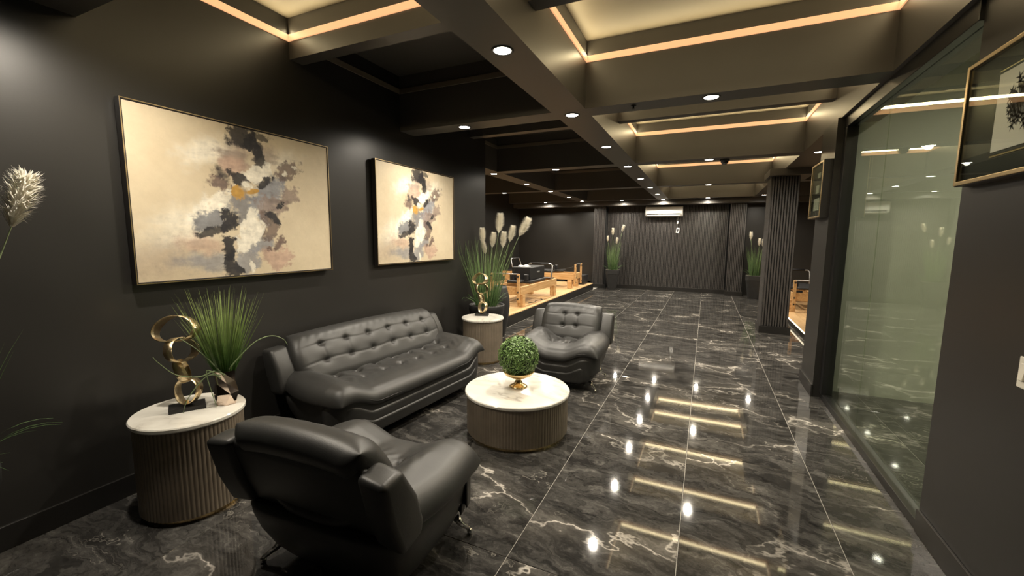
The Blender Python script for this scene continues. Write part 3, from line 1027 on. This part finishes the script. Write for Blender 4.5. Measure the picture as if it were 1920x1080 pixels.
planter('pampas grass with three cream plumes in a tapered black planter behind the slatted column',
        (1.22, 12.82, 0), .61, .215, .13,
        [(-.15, 0, 1.56, -.02, 0, .95), (.05, 0, 1.40, .02, 0, .9), (.14, 0, 1.37, .04, 0, .95)],
        150, .15, True, (.45, .85), 6, 18, radians(-5))
planter('pampas grass in a black pot against the wall next to the near side table',
        (-2.78, .40, 0), .56, .24, .16,
        [(.05, .355, 1.58, .12, .26, 1.15), (-.05, -.05, 1.42, 0, -.1, 1.0)],
        120, .40, False, (.40, .75), 9, 40, 0.0)

# black barrel vase behind the round planter
MBv = MB().lathe([(.001, 0), (.07, 0), (.08, .012), (.13, .25), (.155, .48), (.148, .62), (.11, .76), (.10, .80), (.09, .80), (.095, .75), (.001, .74)], seg=56, cap=False)
tag(MBv.build('barrel_vase', M_POT, None, True, loc=(-2.92, 5.90, 0)), 'rounded black barrel vase behind the potted pampas grass', 'vase')

# ---- grass in a faceted metal vase on the near side table
random.seed(21)
vz = thing('grass_vase', 'bushy green grass in a faceted mirrored metal vase on the side table', 'plant', (-2.555, 1.480, .555), radians(20))
mb = MB(); rings = []
for z, r, tw in ((0, .054, 0), (.068, .064, .5), (.135, .054, .25), (.205, .064, .0)):
    rings.append([(r * cos(2 * pi * k / 6 + tw), r * sin(2 * pi * k / 6 + tw), z) for k in range(6)])
for a, b in zip(rings[:-1], rings[1:]):
    for k in range(6):
        k2 = (k + 1) % 6
        mb.add([a[k], a[k2], b[k2], b[k]], [(0, 1, 3), (1, 2, 3)])
mb.add(rings[0], [tuple(range(6))[::-1]])
mb.add([(p[0] * .9, p[1] * .9, .185) for p in rings[3]], [tuple(range(6))])
M_ROSE = simple('mirror_rose_metal', (.72, .60, .52), .10, metal=1)
mb.build('vase', M_ROSE, vz)
mb = MB()
for k in range(300):
    t = random.random() * 2 * pi; rr = sqrt(random.random())
    p = (cos(t) * rr * .046, sin(t) * rr * .046, .18)
    lean = .42 * rr * random.uniform(.5, 1.25)
    blade(mb, p, (cos(t) * lean, sin(t) * lean, 1), random.uniform(.27, .53), random.uniform(.0016, .0030), random.uniform(.0, .25), 6)
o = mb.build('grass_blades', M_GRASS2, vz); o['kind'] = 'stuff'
vr = -radians(20)
def vloc(wx, wy, wz):      # world offset from the vase foot -> local
    return Vector((wx * cos(vr) - wy * sin(vr), wx * sin(vr) + wy * cos(vr), wz))
rgt = Vector((.502, .865, 0))        # across, along the wall
for pts in ([(0, .19), (-.05, .22), (-.12, .20), (-.22, .23), (-.29, .31), (-.31, .345)],
            [(.02, .22), (.09, .30), (.17, .37), (.25, .39), (.31, .36), (.33, .32)],
            [(-.02, .19), (-.08, .20), (-.14, .14), (-.185, .07), (-.205, .005)],
            [(-.02, .17), (-.075, .23), (-.085, .20), (-.07, .11), (-.055, .03), (-.052, .006)],
            [(-.02, .21), (-.07, .29), (-.13, .37), (-.19, .43)]):
    mb = MB(); vs = []
    n = len(pts)
    fine = []
    for i in range(n - 1):
        for q in range(4):
            t = q / 4
            p0 = pts[max(i - 1, 0)]; p1 = pts[i]; p2 = pts[i + 1]; p3 = pts[min(i + 2, n - 1)]
            f = lambda a, b, c, d: .5 * (2 * b + (c - a) * t + (2 * a - 5 * b + 4 * c - d) * t * t + (3 * b - a - 3 * c + d) * t ** 3)
            fine.append((f(p0[0], p1[0], p2[0], p3[0]), f(p0[1], p1[1], p2[1], p3[1])))
    fine.append(pts[-1])
    fr = Vector((.865, -.502, 0)) * .06
    P3 = [vloc(rgt.x * s + fr.x, rgt.y * s + fr.y, z) for s, z in fine]
    mb.tube(P3, [.0045 * (1 - .75 * i / len(P3)) for i in range(len(P3))], 5)
    mb.build('bent_blade', M_DRYBLADE, vz, True)

# ================================================================== paintings
def vnoise(nx, ny, fx, fy, r):
    gx, gy = int(fx) + 3, int(fy) + 3
    g = r.random((gx, gy))
    x = np.linspace(0, fx, nx)[:, None]; y = np.linspace(0, fy, ny)[None, :]
    i = x.astype(int); j = y.astype(int); tx = x - i; ty = y - j
    tx = tx * tx * (3 - 2 * tx); ty = ty * ty * (3 - 2 * ty)
    return (g[i, j] * (1 - tx) + g[i + 1, j] * tx) * (1 - ty) + (g[i, j + 1] * (1 - tx) + g[i + 1, j + 1] * tx) * ty
def fbm(nx, ny, fx, fy, r, o=5, gain=.55):
    s = np.zeros((nx, ny)); a = 1; t = 0
    for k in range(o):
        s += a * vnoise(nx, ny, fx * 2 ** k, fy * 2 ** k, r); t += a; a *= gain
    return s / t

PW, PH = 1.42, 1.057
NX, NY = 560, 418
r_ = np.random.default_rng(5)
S, T = np.meshgrid(np.linspace(0, 1, NX), np.linspace(0, 1, NY), indexing='ij')
w1 = fbm(NX, NY, 9, 7, r_, 5, .62) - .5
w2 = fbm(NX, NY, 9, 7, r_, 5, .62) - .5
w3 = fbm(NX, NY, 40, 9, r_, 3) - .5
n1 = fbm(NX, NY, 5, 4, r_, 5)
n2 = fbm(NX, NY, 26, 20, r_, 4)
n3 = fbm(NX, NY, 14, 40, r_, 4)
n4 = fbm(NX, NY, 46, 34, r_, 4, .7)
n5 = fbm(NX, NY, 30, 16, r_, 4, .65)
def srgb(*c): return np.array([((v / 255) / 12.92 if v / 255 <= .04045 else ((v / 255 + .055) / 1.055) ** 2.4) for v in c])
cream, beige, tan = srgb(222, 208, 180), srgb(200, 184, 155), srgb(176, 158, 134)
white, greyb, slate = srgb(240, 234, 218), srgb(140, 142, 148), srgb(104, 108, 118)
black, brown, mauve, gold, pink = srgb(36, 34, 38), srgb(112, 94, 86), srgb(146, 128, 118), srgb(196, 152, 72), srgb(190, 160, 142)
img = cream * (1 - n1[..., None]) + beige * n1[..., None]
img = img * (1 - .12 * (n2[..., None] - .5))
lowl = sstep(.35, .0, T) * sstep(.55, .1, S)
img = img * (1 - .45 * lowl[..., None]) + tan * (.45 * lowl[..., None])
def dab(s0, t0, rs, rt_, ang, col, amt=.9, soft=.30, warp=.14, rough=.5):
    global img
    a = radians(ang)
    ds = (S - s0) * 1.34 + w1 * warp; dt = (T - t0) + w2 * warp
    u = (ds * cos(a) + dt * sin(a)) / rs; v = (-ds * sin(a) + dt * cos(a)) / rt_
    d = np.sqrt(u * u + v * v) + (n2 - .5) * rough * 1.3 + (n3 - .5) * rough + (n4 - .5) * rough * 1.2
    sf = soft * .55 if soft < .5 else soft
    m = sstep(1 + sf, 1 - sf, d) * amt
    if soft < .5:                                   # dry-brush breaks towards the rim of a stroke
        m = m * (1 - .85 * sstep(.55, 1.0, d) * sstep(.50, .58, n5))
    c = col * (1 + .55 * (n3[..., None] - .5) + .35 * w3[..., None] + .30 * (n4[..., None] - .5))
    img = img * (1 - m[..., None]) + c * m[..., None]
for a_ in (
    (.33, .82, .17, .09, 10, white, .8, .6), (.20, .34, .22, .10, 25, white, .6, .7), (.32, .46, .20, .06, 30, white, .9, .4),
    (.69, .83, .16, .08, 15, white, .55, .7), (.10, .14, .16, .09, 0, mauve, .35, .8), (.25, .23, .12, .07, 0, pink, .7, .5),
    (.27, .10, .17, .06, 0, greyb, .75, .6), (.44, .80, .13, .10, 60, mauve, .8, .5), (.43, .72, .10, .07, 0, pink, .8, .5),
    (.60, .86, .10, .07, 0, mauve, .6, .5), (.345, .60, .075, .08, 20, brown, .95, .3), (.36, .66, .06, .035, -20, black, .8, .5),
    (.47, .47, .13, .12, 40, slate, .8, .3), (.62, .60, .17, .09, 45, greyb, .95, .3), (.57, .48, .12, .12, 60, greyb, .9, .3),
    (.30, .385, .11, .055, 15, slate, .85, .4), (.53, .22, .09, .14, 80, greyb, .85, .4), (.48, .11, .12, .10, 0, greyb, .8, .4),
    (.74, .76, .13, .065, 20, brown, .85, .25), (.72, .58, .08, .09, 70, mauve, .85, .4), (.63, .50, .09, .12, 80, mauve, .8, .3),
    (.60, .35, .06, .11, -20, brown, .85, .3), (.64, .11, .13, .10, 10, pink, .85, .3), (.64, .21, .065, .055, 20, brown, .95, .2),
    (.46, .95, .09, .075, 0, black, .92, .3), (.52, .895, .05, .055, 0, black, .97, .15), (.565, .97, .09, .03, 0, black, .8, .4),
    (.565, .82, .045, .09, 15, black, .9, .3), (.55, .88, .05, .06, 0, black, .8, .3),
    (.55, .71, .14, .055, 25, white, .95, .25), (.46, .635, .10, .05, -30, black, .95, .2), (.60, .665, .085, .035, 20, black, .95, .2), (.50, .60, .045, .025, 10, white, .95, .15),
    (.50, .33, .085, .16, -15, white, .97, .2), (.46, .25, .05, .09, 0, white, .9, .25),
    (.385, .38, .060, .075, 0, black, .97, .2), (.32, .325, .09, .028, 15, black, .9, .35), (.37, .22, .050, .10, 5, black, .97, .2), (.39, .09, .055, .10, 15, black, .95, .22),
    (.67, .515, .035, .033, 0, black, .97, .15), (.635, .405, .043, .045, 20, black, .97, .15), (.665, .215, .04, .035, 0, brown, .9, .2), (.49, .05, .02, .06, 0, white, .95, .2),
    (.715, .73, .025, .02, 0, white, .9, .2), (.80, .79, .03, .015, 0, white, .7, .3),
    ): dab(*a_)
dab(.445, .555, .055, .050, -25, gold, 1, .12, .05, .2); dab(.515, .578, .055, .018, 20, gold, 1, .15, .05, .2)
img = np.clip(img * .93 * (1 + .10 * (n4[..., None] - .5) + .10 * (n2[..., None] - .5)), 0, 1)

def paint_mat():
    a = NT('acrylic_paint'); p = a.p
    at = a.n('ShaderNodeVertexColor'); at.layer_name = 'paint'
    a.l(at.outputs[0], p.inputs['Base Color'])
    p.inputs['Roughness'].default_value = .55
    tc = a.n('ShaderNodeTexCoord'); nz = a.n('ShaderNodeTexNoise', Scale=90.0, Detail=4.0)
    a.l(tc.outputs['Object'], nz.inputs['Vector'])
    a.bump(nz.outputs[0], .15, .003)
    return a.m
M_PAINT = paint_mat()
def make_painting(label, y0, z0):
    root = thing('painting', label, 'painting', (XL, y0 + PW / 2, z0))
    d0, d1 = .018, .066
    e = .012
    for (lo, hi) in (((d0, -PW / 2, 0), (d1, -PW / 2 + e, PH)), ((d0, PW / 2 - e, 0), (d1, PW / 2, PH)),
                     ((d0, -PW / 2 + e, 0), (d1, PW / 2 - e, e)), ((d0, -PW / 2 + e, PH - e), (d1, PW / 2 - e, PH))):
        fr = bx('frame_side', lo, hi, M_FRAME, root, .0015)
    for (lo, hi) in (((d1 - .001, -PW / 2 + .002, .002), (d1 + .002, -PW / 2 + .006, PH - .002)), ((d1 - .001, PW / 2 - .006, .002), (d1 + .002, PW / 2 - .002, PH - .002)),
                     ((d1 - .001, -PW / 2 + .006, .002), (d1 + .002, PW / 2 - .006, .006)), ((d1 - .001, -PW / 2 + .006, PH - .006), (d1 + .002, PW / 2 - .006, PH - .002))):
        bx('gold_edge', lo, hi, M_FRAMEGOLD, root)
    bx('backing', (0.001, -PW / 2 + .05, .05), (d0 + .02, PW / 2 - .05, PH - .05), M_FRAME, root)
    return root
pa = make_painting('large abstract painting above the near side table and grass vase', 1.286, 1.258)
iw, ih = PW - .028, PH - .028
ys = np.linspace(-iw / 2, iw / 2, NX); zs = np.linspace(.014, .014 + ih, NY)
Yg, Zg = np.meshgrid(ys, zs, indexing='ij')
relief = .0012 * (n2 - .5)
me = bpy.data.meshes.new('canvas')
V = np.stack([.060 + relief, Yg, Zg], -1).reshape(-1, 3)
idx = np.arange(NX * NY).reshape(NX, NY)
Q = np.stack([idx[:-1, :-1], idx[1:, :-1], idx[1:, 1:], idx[:-1, 1:]], -1).reshape(-1, 4)
me.vertices.add(len(V)); me.vertices.foreach_set('co', V.astype(np.float32).ravel())
me.loops.add(Q.size); me.loops.foreach_set('vertex_index', Q.astype(np.int32).ravel())
me.polygons.add(len(Q)); me.polygons.foreach_set('loop_start', np.arange(0, Q.size, 4, dtype=np.int32))
me.update(calc_edges=True)
ca = me.color_attributes.new('paint', 'FLOAT_COLOR', 'POINT')
ca.data.foreach_set('color', np.concatenate([img.reshape(-1, 3), np.ones((NX * NY, 1))], 1).astype(np.float32).ravel())
me.materials.append(M_PAINT)
me.validate()
link(bpy.data.objects.new('canvas', me), pa)
pb = make_painting('large abstract painting above the sofa, beside the room corner', 3.27, 1.262)
link(bpy.data.objects.new('canvas', me), pb)
for q in (pa, pb): q['group'] = 'matching abstract paintings'

# ================================================================== pilates reformers
def reformer(label, loc, rz):
    """length along local X (0 .. 2.15), foot bar end at +X, tall posts at X = 0"""
    root = thing('pilates_reformer', label, 'exercise machine', loc, rz, 'wooden pilates reformers')
    Lr, W = 2.15, .66
    for y in (0, W - .045):
        bx('side_rail', (0, y, .24), (Lr, y + .045, .40), M_PINE, root, .006)
    for x in (0, Lr - .045):
        bx('end_rail', (x, .045, .24), (x + .045, W - .045, .40), M_PINE, root, .004)
    for x in (.06, Lr - .20):
        for y in (-.02, W - .10):
            bx('leg', (x, y, 0), (x + .12, y + .12, .24), M_PINE, root, .008)
    for y in (.02, W - .075):
        po = bx('post', (-.045, y, .10), (.0, y + .055, .66), M_PINE, root, .006)
        MB().tube([(-.060, y + .027, .61), (-.044, y + .027, .61)], .020, 14).build('pulley', M_DARKSLOT, po)
        MB().tube([(-.052, y + .027, .30), (-.044, y + .027, .30)], .016, 12).build('bolt', M_DARKSLOT, po)
        MB().tube([(-.052, y + .027, .17), (-.044, y + .027, .17)], .016, 12).build('bolt', M_DARKSLOT, po)
    MB().tube([(-.02, .045, .655), (-.02, W - .045, .655)], .012, 10).build('cross_bar', M_GREYMETAL, root)
    bx('carriage', (.62, .06, .405), (1.55, W - .06, .465), M_BLACKVINYL, root, .018)
    bx('headrest', (.36, .18, .43), (.60, W - .18, .475), M_BLACKVINYL, root, .015)
    for y in (.12, W - .22):
        bx('shoulder_rest', (.62, y, .465), (.70, y + .10, .60), M_BLACKVINYL, root, .02)
    w0 = .045
    fb_ = MB().tube([(1.80, .02, .40), (1.86, .02, .60), (1.89, .03, .72), (1.90, .07, .755), (1.90, W - .07, .755), (1.89, W - .03, .72), (1.86, W - .02, .60), (1.80, W - .02, .40)], .017, 10).build('foot_bar', M_GREYMETAL, root, True)

    MB().tube([(1.90, .12, .755), (1.90, W - .12, .755)], .026, 12).build('foot_bar_grip', M_BLACKVINYL, fb_, True)
    bx('standing_board', (1.93, .05, .40), (2.12, W - .05, .425), M_BLACKVINYL, root, .006)
    for y in (.10, W - .10):
        MB().tube([(-.05, y, .61), (.3, y + .02, .52), (.62, y + .03, .48)], .005, 6).build('rope', M_BLACKVINYL, root, True)
    return root
reformer('wooden pilates reformer along the platform edge with a black box on it', (-3.22, 7.42, .20), radians(90))
reformer('wooden pilates reformer standing crosswise at the far end of the platform', (-3.20, 11.62, .20), radians(180))
reformer('wooden pilates reformer on the platform behind the slatted column', (2.28, 10.0, .10), radians(90))
# black padded box on the first reformer
bxo = thing('padded_box', 'black padded box sitting on the reformer by the platform edge', 'box', (-3.55, 8.60, .20 + .465))
bx('body', (-.22, -.42, 0), (.22, .42, .27), M_BLACKVINYL, bxo, .015)
bx('handle', (.218, -.05, .14), (.235, .08, .17), M_GREYMETAL, bxo, .004)
mb = pillow(.13, .16, .03, .0, .8, 30, 30, lambda X, Y, U, V: (0, .012 * np.sin(X * 45 + 9 * Y)))
tw = mb.build('towel', M_TOWEL, None); weld(tw); tw.location = (-3.56, 8.38, .20 + .465 + .272)
tag(tw, 'crumpled white towel on top of the black padded box', 'towel')
b2 = thing('storage_box', 'plain black storage box on the platform corner by the far wall', 'box', (-3.42, 12.28, .20))
bx('body', (-.20, -.24, 0), (.20, .24, .24), M_BLACKVINYL, b2, .01)
bx('lid', (-.205, -.245, .24), (.205, .245, .275), M_BLACKVINYL, b2, .008)
tag(MB().tube([(-3.30, 8.0, .208), (-3.24, 8.2, .206), (-3.30, 8.42, .206), (-3.22, 8.62, .206), (-3.34, 8.8, .206)], .006, 6).build('power_cord', M_BLACKVINYL, None, True),
    'thin black cord lying on the platform under the reformer', 'cord')

# ================================================================== air conditioner and its remote
ac = thing('air_conditioner', 'white split air conditioner high on the slatted far wall', 'air conditioner', (-1.19, YB - .06, 2.22))
prof = [(0, 0), (-.10, .0), (-.17, .03), (-.20, .08), (-.205, .22), (-.19, .28), (-.15, .30), (0, .30)]
n = len(prof); hw = .52
vs = [(x, y, z) for x in (-hw, hw) for y, z in prof]
fs = [(i, (i + 1) % n, n + (i + 1) % n, n + i) for i in range(n)] + [tuple(range(n))[::-1], tuple(range(n, 2 * n))]
fix_normals(MB().add(vs, fs).build('housing', M_WHITEP, ac, bevel=.012, seg=3))
bx('front_panel', (-hw + .02, -.212, .10), (hw - .02, -.20, .265), M_WHITEP, ac, .004)
bx('outlet_slot', (-hw + .05, -.207, .055), (hw - .05, -.185, .082), M_DARKSLOT, ac)
bx('louvre', (-hw + .05, -.200, .028), (hw - .05, -.165, .046), M_WHITEP, ac, .003)
pc = thing('cord_tassel', 'white tassel hanging on a cord below the air conditioner', 'cord', (-.80, YB - .10, 2.00))
MB().tube([(0, 0, .05), (0, 0, .225)], .004, 6).build('cord', M_WHITEP, pc)
MB().lathe([(.001, 0), (.020, .002), (.022, .02), (.016, .06), (.006, .09), (.001, .092)], seg=16, cap=False).build('tassel', M_WHITEP, pc, True)
rm = thing('remote_holder', 'white wall holder with remote control on the slatted far wall', 'remote control', (-.80, YB - .062, 1.74))
Mr = Matrix.Rotation(radians(8), 4, 'Y')
MB().box((-.042, -.018, 0), (.042, 0, .15), Mr).build('holder', M_WHITEP, rm, bevel=.004)
MB().box((-.018, -.022, .035), (.018, -.017, .115), Mr).build('screen', M_DARKSLOT, rm)

# ================================================================== framed pictures and switch on the right
def shadow_box(name, label, x, y0, y1, z0, z1, depth, inner):
    root = thing(name, label, 'picture', (x, (y0 + y1) / 2, z0))
    hw, h = (y1 - y0) / 2, z1 - z0
    e = .022
    for (lo, hi) in (((-depth, -hw, 0), (0, -hw + e, h)), ((-depth, hw - e, 0), (0, hw, h)), ((-depth, -hw + e, 0), (0, hw - e, e)), ((-depth, -hw + e, h - e), (0, hw - e, h))):
        bx('frame_side', lo, hi, M_FRAME, root, .002)
    for (lo, hi) in (((-depth - .006, -hw + .004, .004), (-depth, -hw + e, h - .004)), ((-depth - .006, hw - e, .004), (-depth, hw - .004, h - .004)),
                     ((-depth - .006, -hw + e, .004), (-depth, hw - e, e)), ((-depth - .006, -hw + e, h - e), (-depth, hw - e, h - .004))):
        bx('gold_lip', lo, hi, M_FRAMEGOLD, root, .002)
    bx('mat_board', (-depth + .012, -hw + e, e), (-.004, hw - e, h - e), M_MAT, root)
    bx('glazing', (-depth + .001, -hw + e, e), (-depth + .003, hw - e, h - e), M_GLASS, root)
    return root, hw, h, -depth + .012
sb, hw, h, xf = shadow_box('framed_picture', 'gold edged black framed picture of a dark palm shape, above the light switch', XR, 1.86, 2.77, 1.81, 2.36, .05, None)
py0, py1, pz0, pz1 = -.17, .20, .115, .43
bx('inner_gold_line', (xf - .004, py0 - .018, pz0 - .018), (xf, py1 + .018, pz1 + .018), M_FRAMEGOLD, sb)
bx('inner_edge', (xf - .007, py0 - .012, pz0 - .012), (xf - .003, py1 + .012, pz1 + .012), M_MAT, sb)
bx('print', (xf - .010, py0, pz0), (xf - .006, py1, pz1), M_PAPER, sb)
random.seed(4)
mb = MB()
c0 = Vector((xf - .0105, .04, pz0 + .17))
for k in range(16):
    t = 2 * pi * k / 16 + random.uniform(-.12, .12); l = random.uniform(.09, .135)
    d = Vector((0, cos(t), sin(t))); s = Vector((0, -sin(t), cos(t)))
    ws = .012
    pts = [c0 - s * .006, c0 + d * l * .55 - s * ws, c0 + d * l, c0 + d * l * .55 + s * ws, c0 + s * .006]
    mb.add(pts, [(0, 1, 2, 3, 4)])
    for q in (.45, .62, .78):
        for sg in (-1, 1):
            b = c0 + d * l * q
            e2 = b + (d * .5 + s * sg) * .026
            mb.add([b - d * .006, b + d * .006, e2], [(0, 1, 2)])
mb.build('palm_shape', M_INK, sb)
sb2, hw, h, xf = shadow_box('framed_picture', 'small gold edged shadow box picture on the end of the black partition', 1.045, 4.95, 5.44, 1.77, 2.32, .07, None)
bx('print', (xf - .004, -.12, .08), (xf, .10, .20), M_PAPER, sb2)
bx('print', (xf - .004, -.06, .25), (xf, .06, .33), M_PAPER, sb2)
bx('print', (xf - .004, -.09, .40), (xf, .02, .45), M_PAPER, sb2)

sw = thing('light_switch', 'ivory double rocker light switch plate on the black right wall', 'light switch', (XR, 2.23, 1.00))
bx('plate', (-.007, -.125, 0), (0, 0, .12), M_IVORY, sw, .004)
for a in (-.032, -.078):
    rf_ = bx('rocker_frame', (-.009, a - .019, .026), (-.005, a + .019, .096), M_IVORY, sw, .002)
    MB().add([(-.016, a - .014, .032), (-.016, a + .014, .032), (-.0085, a + .014, .090), (-.0085, a - .014, .090),
              (-.005, a - .014, .032), (-.005, a + .014, .032), (-.005, a + .014, .090), (-.005, a - .014, .090)],
             [(0, 1, 2, 3), (4, 7, 6, 5), (0, 4, 5, 1), (2, 6, 7, 3), (1, 5, 6, 2), (0, 3, 7, 4)]).build('rocker', M_IVORY, rf_, bevel=.001, seg=1)

# ================================================================== ceiling fittings
dm = thing('dome_camera', 'black dome camera under the cross beam above the walkway', 'camera', (.17, 6.80, ZB))
MB().lathe([(.001, -.001), (.062, -.001), (.062, -.018), (.052, -.022)], seg=32, cap=False).build('mount', M_METAL, dm, True)
MB().lathe([(.052, -.020), (.048, -.045), (.030, -.066), (.001, -.072)], seg=32, cap=False).build('dome', M_MAT, dm, True)
sp = thing('sprinkler', 'tiny black sprinkler head under the cross beam beside the lit recess', 'sprinkler', (-.63, 3.82, ZB))
MB().lathe([(.001, -.001), (.022, -.001), (.022, -.006), (.008, -.008), (.008, -.030), (.018, -.032), (.001, -.034)], seg=20, cap=False).build('head', M_METAL, sp)
